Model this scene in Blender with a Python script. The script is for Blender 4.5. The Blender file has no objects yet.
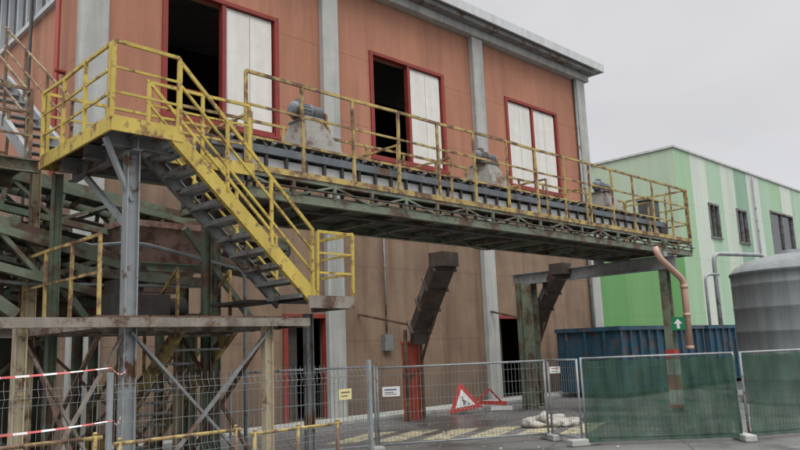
import bpy, math, random
from mathutils import Vector, Matrix
random.seed(7)
sc=bpy.context.scene
COL=bpy.context.collection
D=15.27
# ------------------------------------------------------------ helpers
def S(r,g,b,k=1.0):
    def f(c):
        c/=255.0
        return (c/12.92 if c<=.04045 else ((c+.055)/1.055)**2.4)*k
    return (min(f(r),.85),min(f(g),.85),min(f(b),.85),1)
class G:
    def __init__(s): s.v=[];s.f=[];s.sm=[]
    def add(s,vs,fs,smooth=False):
        b=len(s.v); s.v+= [tuple(x) for x in vs]
        for f in fs: s.f.append([b+i for i in f]); s.sm.append(smooth)
        return s
    def box(s,x0,x1,y0,y1,z0,z1):
        return s.add([(x0,y0,z0),(x1,y0,z0),(x1,y1,z0),(x0,y1,z0),(x0,y0,z1),(x1,y0,z1),(x1,y1,z1),(x0,y1,z1)],
          [(0,3,2,1),(4,5,6,7),(0,1,5,4),(1,2,6,5),(2,3,7,6),(3,0,4,7)])
    def beam(s,p,q,w,h,up=(0,0,1),off=0):
        p=Vector(p);q=Vector(q);d=(q-p).normalized();u=Vector(up)
        if abs(d.dot(u))>.98: u=Vector((0,1,0)) if abs(d.y)<.9 else Vector((1,0,0))
        r=d.cross(u).normalized();u=r.cross(d).normalized()
        vs=[]
        for c in(p,q):
            for a,b in((-1,-1),(1,-1),(1,1),(-1,1)): vs.append(c+r*(a*w/2)+u*(b*h/2+off))
        return s.add(vs,[(0,1,2,3),(7,6,5,4),(0,4,5,1),(1,5,6,2),(2,6,7,3),(3,7,4,0)])
    def ibeam(s,p,q,w,h,t=.015,up=(0,0,1)):
        s.beam(p,q,w,t,up,h/2); s.beam(p,q,w,t,up,-h/2); s.beam(p,q,t,h-t,up); return s
    def channel(s,p,q,w,h,t=.012,side=1):
        p=Vector(p);q=Vector(q);d=(q-p).normalized();r=d.cross(Vector((0,0,1))).normalized()
        s.beam(p,q,t,h); o=r*(side*w/2)
        s.beam(p+o,q+o,w,t,off=h/2-t/2+.001); s.beam(p+o,q+o,w,t,off=-h/2+t/2-.001); return s
    def sweep(s,pts,r,n=8,cap=True,smooth=True):
        pts=[Vector(p) for p in pts];m=len(pts);rs=r if isinstance(r,(list,tuple)) else [r]*m
        vs=[];prev=None
        for i,p in enumerate(pts):
            t=(pts[min(i+1,m-1)]-pts[max(i-1,0)]).normalized()
            if prev is None:
                a=Vector((0,0,1)) if abs(t.z)<.9 else Vector((1,0,0))
                u=t.cross(a).normalized()
            else:
                u=(prev-t*prev.dot(t)).normalized()
            prev=u;w=t.cross(u)
            for k in range(n):
                an=2*math.pi*(k+.5)/n
                vs.append(p+(u*math.cos(an)+w*math.sin(an))*rs[i])
        fs=[]
        for i in range(m-1):
            for k in range(n):
                k2=(k+1)%n
                fs.append((i*n+k,i*n+k2,(i+1)*n+k2,(i+1)*n+k))
        s.add(vs,fs,smooth)
        if cap:
            b=len(s.v)-len(vs)
            s.f.append([b+k for k in range(n)][::-1]);s.sm.append(False)
            s.f.append([b+(m-1)*n+k for k in range(n)]);s.sm.append(False)
        return s
    def tube(s,p,q,r,n=8): return s.sweep([p,q],r,n)
    def pipe(s,pts,r,n=10,bend=.12):
        pts=[Vector(p) for p in pts];o=[pts[0]]
        for i in range(1,len(pts)-1):
            a=(pts[i-1]-pts[i]);b=(pts[i+1]-pts[i]);l=min(bend,a.length*.45,b.length*.45)
            A=pts[i]+a.normalized()*l;B=pts[i]+b.normalized()*l
            for t in(0,.25,.5,.75,1): o.append(A*(1-t)**2+pts[i]*2*t*(1-t)+B*t*t)
        o.append(pts[-1]); return s.sweep(o,r,n)
def obj(name,g,mat,parent=None,loc=None,label=None,bevel=0):
    o0=Vector(parent["_o"]) if parent is not None else Vector(loc or (0,0,0))
    me=bpy.data.meshes.new(name)
    me.from_pydata([tuple(Vector(v)-o0) for v in g.v],[],g.f)
    me.polygons.foreach_set("use_smooth",g.sm); me.validate(); me.update()
    me.materials.append(mat)
    ob=bpy.data.objects.new(name,me);COL.objects.link(ob)
    ob["_o"]=list(o0)
    if parent is not None:
        ob.parent=parent
    else: ob.location=o0
    if label: ob["label"]=label
    if bevel:
        m=ob.modifiers.new("b",'BEVEL');m.width=bevel;m.segments=2;m.limit_method='ANGLE'
    return ob
def thing(name,label,cat,loc,group=None):
    e=bpy.data.objects.new(name,None);COL.objects.link(e);e.location=loc;e.empty_display_size=.3
    e["_o"]=list(loc);e["label"]=label;e["category"]=cat
    if group:e["group"]=group
    return e
def tag(o,label,cat,group=None):
    o["label"]=label;o["category"]=cat
    if group:o["group"]=group
    return o
# ------------------------------------------------------------ materials
def M(name,base,var=.18,rust=0,rustcol=(.11,.055,.03,1),rough=.65,metal=0,scale=4,streak=0,bump=.15,spec=.4,rscale=2.2):
    m=bpy.data.materials.new(name);m.use_nodes=True;nt=m.node_tree;N=nt.nodes;L=nt.links
    b=N['Principled BSDF'];tc=N.new('ShaderNodeTexCoord');oi=N.new('ShaderNodeObjectInfo')
    ml=N.new('ShaderNodeMath');ml.operation='MULTIPLY';ml.inputs[1].default_value=37;L.new(oi.outputs['Random'],ml.inputs[0])
    va=N.new('ShaderNodeVectorMath');va.operation='ADD';L.new(tc.outputs['Object'],va.inputs[0]);L.new(ml.outputs[0],va.inputs[1])
    co=va.outputs[0]
    def noise(sc_,det=3,mp=None,ro=.6):
        n=N.new('ShaderNodeTexNoise');n.inputs['Scale'].default_value=sc_;n.inputs['Detail'].default_value=det;n.inputs['Roughness'].default_value=ro
        if mp:
            q=N.new('ShaderNodeMapping');q.inputs['Scale'].default_value=mp;L.new(co,q.inputs[0]);L.new(q.outputs[0],n.inputs['Vector'])
        else: L.new(co,n.inputs['Vector'])
        return n.outputs['Fac']
    def ramp(src,a,b_,c0=(0,0,0,1),c1=(1,1,1,1)):
        r=N.new('ShaderNodeValToRGB');r.color_ramp.elements[0].position=a;r.color_ramp.elements[1].position=b_
        r.color_ramp.elements[0].color=c0;r.color_ramp.elements[1].color=c1;L.new(src,r.inputs[0]);return r.outputs[0]
    def mix(f,a,b_,mode='MIX'):
        x=N.new('ShaderNodeMix');x.data_type='RGBA';x.blend_type=mode
        for s_,v in((0,f),(6,a),(7,b_)):
            if hasattr(v,'links'): L.new(v,x.inputs[s_])
            else: x.inputs[s_].default_value=v
        return x.outputs[2]
    lo=tuple(c*(1-var) for c in base[:3])+(1,);hi=tuple(min(.9,c*(1+var)) for c in base[:3])+(1,)
    n1=noise(scale,4)
    c=ramp(n1,.3,.7,lo,hi)
    if streak:
        sN=ramp(noise(1.6,4,(2.2,2.2,.16)),.42,.72,(1,1,1,1),(1-streak,1-streak,1-streak*.95,1))
        c=mix(1,c,sN,'MULTIPLY')
    if rust:
        n2=noise(rscale,6,ro=.72)
        f=ramp(n2,.62-rust*.35,.68-rust*.25)
        rc=ramp(n1,.3,.7,tuple(x*.55 for x in rustcol[:3])+(1,),tuple(x*1.5 for x in rustcol[:3])+(1,))
        c=mix(f,c,rc)
    L.new(c,b.inputs['Base Color'])
    rr=N.new('ShaderNodeMapRange');L.new(n1,rr.inputs[0]);rr.inputs[3].default_value=max(.05,rough-.15);rr.inputs[4].default_value=min(1,rough+.15)
    L.new(rr.outputs[0],b.inputs['Roughness'])
    b.inputs['Metallic'].default_value=metal;b.inputs['Specular IOR Level'].default_value=spec
    if bump:
        bp=N.new('ShaderNodeBump');bp.inputs['Strength'].default_value=bump;bp.inputs['Distance'].default_value=.02
        L.new(noise(scale*7,2),bp.inputs['Height']);L.new(bp.outputs[0],b.inputs['Normal'])
    return m,dict(N=N,L=L,co=co,tc=tc,mix=mix,ramp=ramp,noise=noise,b=b,c=c)
def MM(*a,**k): return M(*a,**k)[0]
yellow=MM('yellow_paint',S(204,180,88,.92),.12,rust=.3,rustcol=(.15,.085,.04,1),scale=5,streak=.3,rscale=5,bump=.1)
oldyellow=MM('weathered_yellow_paint',S(180,158,96,.9),.2,rust=.46,rustcol=(.14,.08,.05,1),scale=5,rscale=4,bump=.1)
dullyellow=MM('dull_rusty_yellow_paint',S(150,130,90,.9),.2,rust=.6,rustcol=(.13,.075,.045,1),scale=5,rscale=4,bump=.1)
greygreen=MM('grey_green_steel',S(120,130,112,.88),.22,rust=.42,rustcol=(.11,.07,.048,1),scale=3,bump=.1)
midgreen=MM('faded_green_steel',S(98,112,94,.88),.22,rust=.42,rustcol=(.1,.06,.04,1),scale=3,bump=.1)
darkgreen=MM('dark_green_steel',S(76,86,74,.85),.25,rust=.44,rustcol=(.08,.05,.035,1),scale=3,bump=.1)
galv=MM('galvanised_steel',S(158,163,165,.85),.12,rust=.14,rough=.5,metal=.2,scale=6,streak=.25,bump=.05)
greysteel=MM('grey_steel',S(136,139,138,.82),.18,rust=.32,rough=.6,metal=.1,scale=4,streak=.3,bump=.08)
bluegrey=MM('blue_grey_steel',S(116,124,130,.82),.16,rust=.2,rough=.55,scale=4,streak=.2,bump=.05)
treadm=MM('worn_tread_steel',S(158,160,158,.85),.18,rust=.28,rough=.6,scale=4,bump=.05)
darksteel=MM('dark_dirty_steel',S(72,70,67,.85),.3,rust=.3,rustcol=(.07,.045,.03,1),scale=4,bump=.08)
chutem=MM('grey_brown_steel',S(84,76,70,.85),.28,rust=.4,rustcol=(.08,.05,.037,1),scale=3,streak=.35,rscale=3.5)
rustym=MM('rusty_steel',S(116,94,80,.85),.3,rust=.5,rustcol=(.09,.052,.035,1),scale=4)
edgem=MM('rust_streaked_steel',S(150,142,130,.85),.2,rust=.42,rustcol=(.11,.065,.045,1),scale=4,streak=.45,rscale=3)
cream=MM('cream_painted_steel',S(190,176,146,.85),.12,rust=.28,scale=3,streak=.35,bump=.08)
redp=MM('red_paint',S(148,58,50,.9),.12,rust=.08,rough=.55,streak=.25,bump=.05)
orangered=MM('orange_red_faded_panel',S(176,78,58,.9),.15,rust=.15,rough=.65,streak=.35,bump=.05)
pinkpipe=MM('terracotta_plastic_pipe',S(205,166,148,.85),.08,rough=.45,streak=.2,bump=0)
whitep=MM('cream_white_panel',S(222,220,212,.95),.05,rough=.5,streak=.14,bump=0)
beltwhite=MM('pale_dusty_belt',S(200,202,200,.88),.15,rough=.8,streak=.25,bump=0)
concrete=MM('pale_concrete',S(184,186,180,.85),.1,rough=.85,streak=.32,scale=2,bump=.1)
roofm=MM('grey_roof_sheet',S(150,152,152,.8),.1,rough=.6,streak=.2,bump=0)
fasciam=MM('pale_roof_fascia',S(208,210,210,.85),.07,rough=.5,streak=.2,bump=0)
dark=MM('dark_interior',(.02,.02,.021,1),.3,rough=.9,bump=0)  # near-black tone puts the shade inside the hall into the colour
hopperm=MM('dusty_grey_metal',S(150,147,140,.8),.18,rust=.28,scale=4)
motorm=MM('dark_motor_paint',S(84,86,86,.85),.2,rust=.22,scale=5,bump=.05)
tarp=MM('pink_brown_sheet',S(150,122,112,.85),.15,rust=.3,rough=.7,scale=2,streak=.3)
wirem=MM('galvanised_wire',S(150,155,156,.8),.1,rough=.5,metal=.3,bump=0)
tankm=MM('grey_fibreglass',S(124,131,131,.85),.07,rough=.5,streak=.35,scale=1.2,bump=.03)
glass=MM('dark_window_glass',(.03,.035,.04,1),.2,rough=.08,bump=0,spec=.8)
louvre=MM('grey_blue_window_band',S(116,128,140,.85),.12,rough=.4,streak=.25,bump=0)
bagm=MM('white_woven_bag',S(198,195,186,.85),.16,rough=.85,scale=6)
bluem=MM('blue_container_paint',S(44,84,104,.88),.2,rust=.32,rustcol=(.075,.06,.055,1),rough=.65,streak=.4,scale=2.5,bump=.08)
netm,_n=M('green_shade_netting',S(64,90,76,.88),.18,rough=.95,bump=0,spec=.1)
def netting(m):
    nt=m.node_tree;N=nt.nodes;L=nt.links;b=N['Principled BSDF'];out=[n for n in N if n.type=='OUTPUT_MATERIAL'][0]
    tr=N.new('ShaderNodeBsdfTransparent');mx=N.new('ShaderNodeMixShader');tc=N.new('ShaderNodeTexCoord')
    mp=N.new('ShaderNodeMapping');mp.inputs['Scale'].default_value=(1.8,1.8,.5);L.new(tc.outputs['Object'],mp.inputs[0])
    n=N.new('ShaderNodeTexNoise');n.inputs['Scale'].default_value=2.6;n.inputs['Detail'].default_value=4;L.new(mp.outputs[0],n.inputs[0])
    sp=N.new('ShaderNodeSeparateXYZ');L.new(tc.outputs['Object'],sp.inputs[0])
    g=N.new('ShaderNodeMapRange');g.inputs[1].default_value=.5;g.inputs[2].default_value=1.5;g.inputs[3].default_value=0;g.inputs[4].default_value=.12;L.new(sp.outputs[0],g.inputs[0])
    r=N.new('ShaderNodeMapRange');r.inputs[1].default_value=.32;r.inputs[2].default_value=.68;r.inputs[3].default_value=.56;r.inputs[4].default_value=.84
    L.new(n.outputs['Fac'],r.inputs[0])
    ad=N.new('ShaderNodeMath');ad.operation='ADD';L.new(r.outputs[0],ad.inputs[0]);L.new(g.outputs[0],ad.inputs[1])
    L.new(ad.outputs[0],mx.inputs[0]);L.new(tr.outputs[0],mx.inputs[1]);L.new(b.outputs[0],mx.inputs[2]);L.new(mx.outputs[0],out.inputs[0])
netting(netm)
fac,h=M('terracotta_facade',S(192,136,110,.92),.06,rough=.85,streak=.2,scale=.8,bump=.15)
def facade_mat(h):
    N,L,mix,ramp,noise,b,tc=[h[k] for k in('N','L','mix','ramp','noise','b','tc')]
    sp=N.new('ShaderNodeSeparateXYZ');L.new(tc.outputs['Object'],sp.inputs[0])
    lowc=ramp(noise(.9,5),.3,.7,S(134,112,94,.88),S(160,136,114,.88))
    st=ramp(noise(1.4,5,(2,2,.14)),.45,.7,(1,1,1,1),(.68,.66,.64,1))
    lowc=mix(1,lowc,st,'MULTIPLY')
    r=N.new('ShaderNodeMapRange');r.inputs[1].default_value=5.95;r.inputs[2].default_value=6.02;L.new(sp.outputs[2],r.inputs[0])
    c=mix(r.outputs[0],lowc,h['c'])
    md=N.new('ShaderNodeMath');md.operation='PINGPONG';md.inputs[1].default_value=1.02;L.new(sp.outputs[2],md.inputs[0])
    lt=N.new('ShaderNodeMath');lt.operation='LESS_THAN';lt.inputs[1].default_value=.014;L.new(md.outputs[0],lt.inputs[0])
    sm=N.new('ShaderNodeMath');sm.operation='MULTIPLY';sm.inputs[1].default_value=.35;L.new(lt.outputs[0],sm.inputs[0])
    c=mix(sm.outputs[0],c,(.1,.06,.045,1))
    c=mix(1,c,ramp(noise(.35,5,(1,1,.8)),.35,.7,(.8,.79,.78,1),(1.0,1.0,1.0,1)),'MULTIPLY')
    c=mix(1,c,ramp(noise(18,3),.35,.7,(.93,.93,.93,1),(1.0,1.0,1.0,1)),'MULTIPLY')
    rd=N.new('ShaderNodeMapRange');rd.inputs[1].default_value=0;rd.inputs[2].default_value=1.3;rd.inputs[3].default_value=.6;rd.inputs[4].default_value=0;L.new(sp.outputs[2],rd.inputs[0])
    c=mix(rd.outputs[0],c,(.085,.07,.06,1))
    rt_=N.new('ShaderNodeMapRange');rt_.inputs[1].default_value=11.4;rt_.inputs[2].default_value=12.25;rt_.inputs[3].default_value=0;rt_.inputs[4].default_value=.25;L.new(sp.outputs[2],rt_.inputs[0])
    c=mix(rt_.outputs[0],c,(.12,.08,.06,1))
    L.new(c,b.inputs['Base Color'])
facade_mat(h)
grn,h=M('green_striped_cladding',S(110,170,100,.9),.05,rough=.6,streak=.12,scale=1,bump=0)
def green_mat(h):
    N,L,mix,b,tc=[h[k] for k in('N','L','mix','b','tc')]
    sp=N.new('ShaderNodeSeparateXYZ');L.new(tc.outputs['Object'],sp.inputs[0])
    pp=N.new('ShaderNodeMath');pp.operation='DIVIDE';pp.inputs[1].default_value=2.1;L.new(sp.outputs[0],pp.inputs[0])
    fl=N.new('ShaderNodeMath');fl.operation='FLOOR';L.new(pp.outputs[0],fl.inputs[0])
    md=N.new('ShaderNodeMath');md.operation='MODULO';md.inputs[1].default_value=7;L.new(fl.outputs[0],md.inputs[0])
    dv=N.new('ShaderNodeMath');dv.operation='DIVIDE';dv.inputs[1].default_value=7;L.new(md.outputs[0],dv.inputs[0])
    r=N.new('ShaderNodeValToRGB');cr=r.color_ramp;cr.interpolation='CONSTANT'
    cols=[S(164,196,160,.88),S(208,216,204,.88),S(174,202,176,.88),S(202,212,198,.88),S(142,174,152,.88),S(208,216,206,.88),S(170,198,172,.88)]
    cr.elements[0].position=0;cr.elements[0].color=cols[0];cr.elements[1].position=1/7-.01;cr.elements[1].color=cols[1]
    for i in range(2,7):
        e=cr.elements.new(i/7-.01);e.color=cols[i]
    L.new(dv.outputs[0],r.inputs[0])
    rz=N.new('ShaderNodeMapRange');rz.inputs[1].default_value=6.6;rz.inputs[2].default_value=6.65;L.new(sp.outputs[2],rz.inputs[0])
    ym=N.new('ShaderNodeMath');ym.operation='PINGPONG';ym.inputs[1].default_value=2.4;L.new(sp.outputs[1],ym.inputs[0])
    yg=N.new('ShaderNodeMath');yg.operation='GREATER_THAN';yg.inputs[1].default_value=1.2;L.new(ym.outputs[0],yg.inputs[0])
    low=mix(yg.outputs[0],S(122,182,116,.85),S(136,190,126,.85))
    endc=mix(rz.outputs[0],low,S(188,208,182,.88))
    gx=N.new('ShaderNodeMath');gx.operation='LESS_THAN';gx.inputs[1].default_value=.03;L.new(sp.outputs[0],gx.inputs[0])
    c=mix(gx.outputs[0],r.outputs[0],endc)
    c=mix(1,c,h['ramp'](h['noise'](1.2,5,(1.5,1.5,.15)),.4,.75,(1,1,1,1),(.85,.87,.85,1)),'MULTIPLY')
    mz=N.new('ShaderNodeMath');mz.operation='PINGPONG';mz.inputs[1].default_value=1.56;L.new(sp.outputs[2],mz.inputs[0])
    lz=N.new('ShaderNodeMath');lz.operation='LESS_THAN';lz.inputs[1].default_value=.02;L.new(mz.outputs[0],lz.inputs[0])
    sz=N.new('ShaderNodeMath');sz.operation='MULTIPLY';sz.inputs[1].default_value=.25;L.new(lz.outputs[0],sz.inputs[0])
    c=mix(sz.outputs[0],c,(.15,.2,.14,1))
    L.new(c,b.inputs['Base Color'])
green_mat(h)
asp,h=M('worn_asphalt',(.165,.163,.158,1),.2,rough=.75,scale=.35,bump=.0)
def asphalt(h):
    N,L,mix,ramp,noise,b=[h[k] for k in('N','L','mix','ramp','noise','b')]
    fine=noise(60,2)
    c=mix(1,h['c'],ramp(fine,.35,.7,(.66,.66,.66,1),(1.18,1.17,1.15,1)),'MULTIPLY')
    wet=ramp(noise(.32,5),.5,.6)
    c=mix(wet,c,(.08,.08,.08,1));
    c=mix(ramp(noise(.9,5,ro=.75),.6,.66),c,(.2,.19,.172,1))
    v=N.new('ShaderNodeTexVoronoi');v.feature='DISTANCE_TO_EDGE';v.inputs['Scale'].default_value=.55
    q=N.new('ShaderNodeMix');q.data_type='RGBA';q.inputs[0].default_value=.12;nn=N.new('ShaderNodeTexNoise');nn.inputs['Scale'].default_value=2.5;L.new(h['co'],nn.inputs[0]);L.new(h['co'],q.inputs[6]);L.new(nn.outputs['Color'],q.inputs[7]);L.new(q.outputs[2],v.inputs['Vector'])
    c=mix(ramp(v.outputs['Distance'],.004,.012,(.7,.7,.7,1),(0,0,0,1)),c,(.045,.045,.045,1))
    L.new(c,b.inputs['Base Color'])
    r=N.new('ShaderNodeMapRange');r.inputs[3].default_value=.78;r.inputs[4].default_value=.28;L.new(wet,r.inputs[0]);L.new(r.outputs[0],b.inputs['Roughness'])
    bp=N.new('ShaderNodeBump');bp.inputs['Strength'].default_value=.25;bp.inputs['Distance'].default_value=.01;L.new(fine,bp.inputs['Height']);L.new(bp.outputs[0],b.inputs['Normal'])
asphalt(h)
paintm=MM('worn_road_paint',S(208,198,160,.85),.15,rust=.4,rustcol=(.17,.165,.15,1),rough=.7,scale=3,rscale=5,bump=0)
def two_tone(name,axis,period,c1,c2):
    m,h=M(name,c1,.05,rough=.6,bump=0);N,L=h['N'],h['L']
    sp=N.new('ShaderNodeSeparateXYZ');L.new(h['tc'].outputs['Object'],sp.inputs[0])
    f=N.new('ShaderNodeMath');f.operation='PINGPONG';f.inputs[1].default_value=period;L.new(sp.outputs[axis],f.inputs[0])
    g=N.new('ShaderNodeMath');g.operation='GREATER_THAN';g.inputs[1].default_value=period/2;L.new(f.outputs[0],g.inputs[0])
    L.new(h['mix'](g.outputs[0],c1,c2),h['b'].inputs['Base Color']);return m
tapem=two_tone('red_white_tape',0,.1,S(205,100,98,.9),S(225,222,220,.9))
stripem=two_tone('red_white_post_marking',2,.36,S(180,74,66,.9),S(210,206,198,.9))
# ------------------------------------------------------------ ground
g=G()
g.add([(-150,-60,0),(300,-60,0),(300,350,0),(-150,350,0)],[(0,1,2,3)])
o=obj('ground',g,asp,loc=(0,0,0));o["kind"]="structure"
def marking(pts,name='painted_ground_stripe'):
    g=G();g.add([(x,y,.004) for x,y in pts],[tuple(range(len(pts)))])
    o=obj(name,g,paintm,loc=(0,0,0));o["kind"]="structure"
for i in range(6):
    x=9.2+i*.68;y=11.7-i*.62
    marking([(x,y),(x+.46,y-.39),(x+2.3,y+.3),(x+1.84,y+.69)])
marking([(15.2,4.9),(30,2.2),(30,2.35),(15.2,5.05)])
g=G();g.box(5.6,26,D-1.0,D-.02,.0,.1)
o=obj('pavement',g,concrete,loc=(0,0,0),bevel=.015);o["kind"]="structure"
# ------------------------------------------------------------ main building
bld=thing('industrial_building','tall terracotta factory hall with pale pilasters and red framed openings','building',(5.6,D,0))
def wall(g,org,u,n,U0,U1,V0,V1,holes,th):
    org=Vector(org);u=Vector(u);n=Vector(n);z=Vector((0,0,1))
    us=sorted(set([U0,U1]+[a for h_ in holes for a in h_[:2]]));vs=sorted(set([V0,V1]+[a for h_ in holes for a in h_[2:]]))
    for i in range(len(us)-1):
        for j in range(len(vs)-1):
            cu=(us[i]+us[i+1])/2;cv=(vs[j]+vs[j+1])/2
            if any(a<cu<b and c<cv<d for a,b,c,d in holes): continue
            P=lambda a,b,k:org+u*a+z*b+n*k
            for k in(0,th): g.add([P(us[i],vs[j],k),P(us[i+1],vs[j],k),P(us[i+1],vs[j+1],k),P(us[i],vs[j+1],k)],[(0,1,2,3)])
    for a,b,c,d in holes+[(U0,U1,V0,V1)]:
        P=lambda q,w,k:org+u*q+z*w+n*k
        for (q1,w1),(q2,w2) in(((a,c),(b,c)),((b,c),(b,d)),((b,d),(a,d)),((a,d),(a,c))):
            g.add([P(q1,w1,0),P(q2,w2,0),P(q2,w2,th),P(q1,w1,th)],[(0,1,2,3)])
P0=5.91;BAY=6.5
WX=[(P0+BAY*k+1.64,P0+BAY*k+1.64+3.16) for k in range(3)]
WZ=(7.3,10.46)
doors=[(10.85,12.2,0.1,2.65),(19.3,20.9,.1,2.65)]
holes=[(a,b,WZ[0],WZ[1]) for a,b in WX]+[(a,b,c,d) for a,b,c,d in doors]
g=G();wall(g,(0,D,0),(1,0,0),(0,1,0),5.6,25.7,0,12.25,holes,.3)
ewin=[(2.0,9.5,1.7,3.3),(1.2,14.0,10.0,12.0)]
wall(g,(5.6,D+.3,0),(0,1,0),(1,0,0),0,19.7,0,12.25,[(a-.3,b-.3,c,d) for a,b,c,d in ewin],.3)
g.box(25.4,25.7,D+.3,35,0,12.25); g.box(5.9,25.4,34.7,35,0,12.25)
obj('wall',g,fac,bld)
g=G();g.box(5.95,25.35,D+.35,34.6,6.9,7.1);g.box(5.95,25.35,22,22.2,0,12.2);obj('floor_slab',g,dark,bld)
for k in range(4):
    x=P0+BAY*k;g=G();w=.28
    g.box(x-w,x+w,D-.2,D-.003,0,12.25)
    if k==0: g.box(x-w-.04,x-.1,D-.199,D+.06,0,12.249)
    obj('pilaster',g,concrete,bld,bevel=.02)
g=G();g.box(5.4,25.9,D-.3,D+.28,12.253,12.72);obj('cornice_beam',g,concrete,bld,bevel=.02)
rf=G();rf.box(4.9,26.35,14.55,35.4,12.725,12.85);rf.box(4.88,26.37,14.5,14.56,12.66,12.98);rf.box(26.33,26.39,14.56,35.4,12.66,12.98)
r=obj('roof',rf,fasciam,bld)
g=G();g.box(4.95,26.3,14.6,35.3,12.853,12.93);obj('roof_sheet',g,roofm,r)
g=G();g.box(5.3,25.95,D-.62,D-.36,12.5,12.655);obj('gutter',g,greysteel,r)
def redframe(x0,x1,z0,z1,y=D,par=bld,name='window'):
    g=G();g.box(x0-.05,x0+.08,y-.05,y+.12,z0,z1);g.box(x1-.08,x1+.05,y-.05,y+.12,z0,z1);g.box(x0-.05,x1+.05,y-.052,y+.122,z1-.002,z1+.1)
    return obj(name,g,redp,par)
for k,(a,b) in enumerate(WX):
    w=redframe(a,b,*WZ)
    mid=(a+b)/2
    g=G();g.box(mid-.05,mid+.05,D-.03,D+.13,WZ[0],WZ[1]);g.box(a+.1,b-.1,D-.031,D+.131,WZ[0],WZ[0]+.08);g.box(a-.12,b+.12,D-.1,D-.052,WZ[0]-.09,WZ[0]-.01)
    obj('mullion',g,redp,w)
    for s_ in ([1] if k<2 else [0,1]):
        xa,xb=((mid+.1,b-.14) if s_ else (a+.14,mid-.1))
        g=G();n=2;q=(xb-xa)/n
        for i in range(n): g.box(xa+i*q+.01,xa+(i+1)*q-.01,D+.02,D+.05,WZ[0]+.1,WZ[1]-.1)
        g.box(xa-.02,xb+.02,D+.055,D+.085,WZ[0]+.08,WZ[1]-.02)
        obj('sliding_panel',g,whitep,w)
    if k<2:
        g=G();xa=a+.1;xb=mid-.05
        g.box(xa,xa+.05,D+.5,D+.55,WZ[0],WZ[1]);g.beam((xa,D+.7,WZ[0]+1),(xb,D+.7,WZ[0]+1),.04,.04)
        obj('guard_bar',g,redp,w)
for a,b,c,d in doors:
    w=redframe(a,b,c,d,name='door_frame')
    g=G();g.box(a+.1,a+.6,D+.3,D+.34,c,d);obj('door_leaf',g,darksteel,w)
for i,(a,b,c,d) in enumerate(ewin):
    g=G();n=int((b-a)/.7)
    for j in range(n+1):
        y=D+a+(b-a)*j/n;g.box(5.56,5.68,y-.04,y+.04,c,d)
    g.box(5.5,5.72,D+a-.1,D+b+.1,c-.12,c);g.box(5.55,5.7,D+a,D+b,d-.06,d+.02)
    w=obj('strip_window',g,fasciam,bld)
    g=G();g.box(5.7,5.73,D+a,D+b,c,d);obj('pane',g,louvre,w)
g=G();g.pipe([(5.42,D+.7,12.6),(5.42,D+.7,.3)],.06)
for z in(2,5,8,11):g.box(5.38,5.6,D+.62,D+.78,z,z+.04)
obj('downpipe',g,redp,bld)
g=G();g.pipe([(5.45,D+2.6,12.4),(5.45,D+2.6,.2)],.04);obj('downpipe',g,darksteel,bld)
g=G();g.pipe([(25.1,D-.1,12.4),(25.1,D-.1,.2)],.05);obj('downpipe',g,galv,bld)
g=G();g.pipe([(8,D-.05,5.2),(19,D-.05,5.2),(24.9,D-.05,5.2)],.03,6);g.pipe([(14.3,D-.05,5.2),(14.3,D-.05,2.2)],.025,6);g.box(14.15,14.45,D-.14,D-.01,1.75,2.2);obj('conduit',g,greysteel,bld)
# ------------------------------------------------------------ green building
gb=thing('green_building','flat roofed hall with pale mint and green vertical cladding stripes','building',(39.68,18,0))
gw=[(43.7,45.1,7.7,9.7),(47.9,49.5,7.7,9.8),(53.9,58.3,7.1,10.3),(64,66,7.7,9.8)]
g=G();wall(g,(0,18,0),(1,0,0),(0,1,0),39.68,95,0,12.5,gw,.3);wall(g,(39.68,18.3,0),(0,1,0),(1,0,0),0,29.7,0,12.5,[],.3);g.box(94.7,95,18.3,48,0,12.5);g.box(40,94.7,47.7,48,0,12.5)
obj('wall',g,grn,gb)
g=G();g.box(39.9,94.8,18.2,47.9,11.9,12.1);r=obj('roof',g,roofm,gb)
g=G();g.box(39.58,95.1,17.9,18.35,12.503,12.62);g.box(39.58,40.0,18.35,48.1,12.503,12.62);obj('parapet_coping',g,fasciam,r)
for a,b,c,d in gw:
    g=G();g.box(a-.05,a+.08,17.95,18.12,c,d);g.box(b-.08,b+.05,17.95,18.12,c,d);g.box(a-.05,b+.05,17.94,18.13,d-.06,d+.06);g.box(a-.1,b+.1,17.9,18.13,c-.1,c)
    g.box((a+b)/2-.03,(a+b)/2+.03,17.97,18.1,c,d-.07)
    w=obj('window',g,greysteel,gb);g=G();g.box(a,b,18.1,18.14,c,d);obj('pane',g,glass,w)
g=G();g.pipe([(50.9,17.85,12.3),(50.9,17.85,.2)],.07);obj('downpipe',g,galv,gb)
pf=thing('pipe_frame','tall pale bent vent pipes beside the green hall','pipe',(32,12.4,0))
g=G();g.pipe([(31.5,13.0,0),(31.5,13.0,5.3),(34.6,12.0,5.3),(34.6,12.0,0)],.09,bend=.4);obj('pipe',g,galv,pf)
g=G();g.pipe([(30.9,13.2,0),(30.9,13.2,4.4),(31.6,12.9,4.4)],.06,bend=.3);obj('pipe',g,galv,pf)
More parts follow.
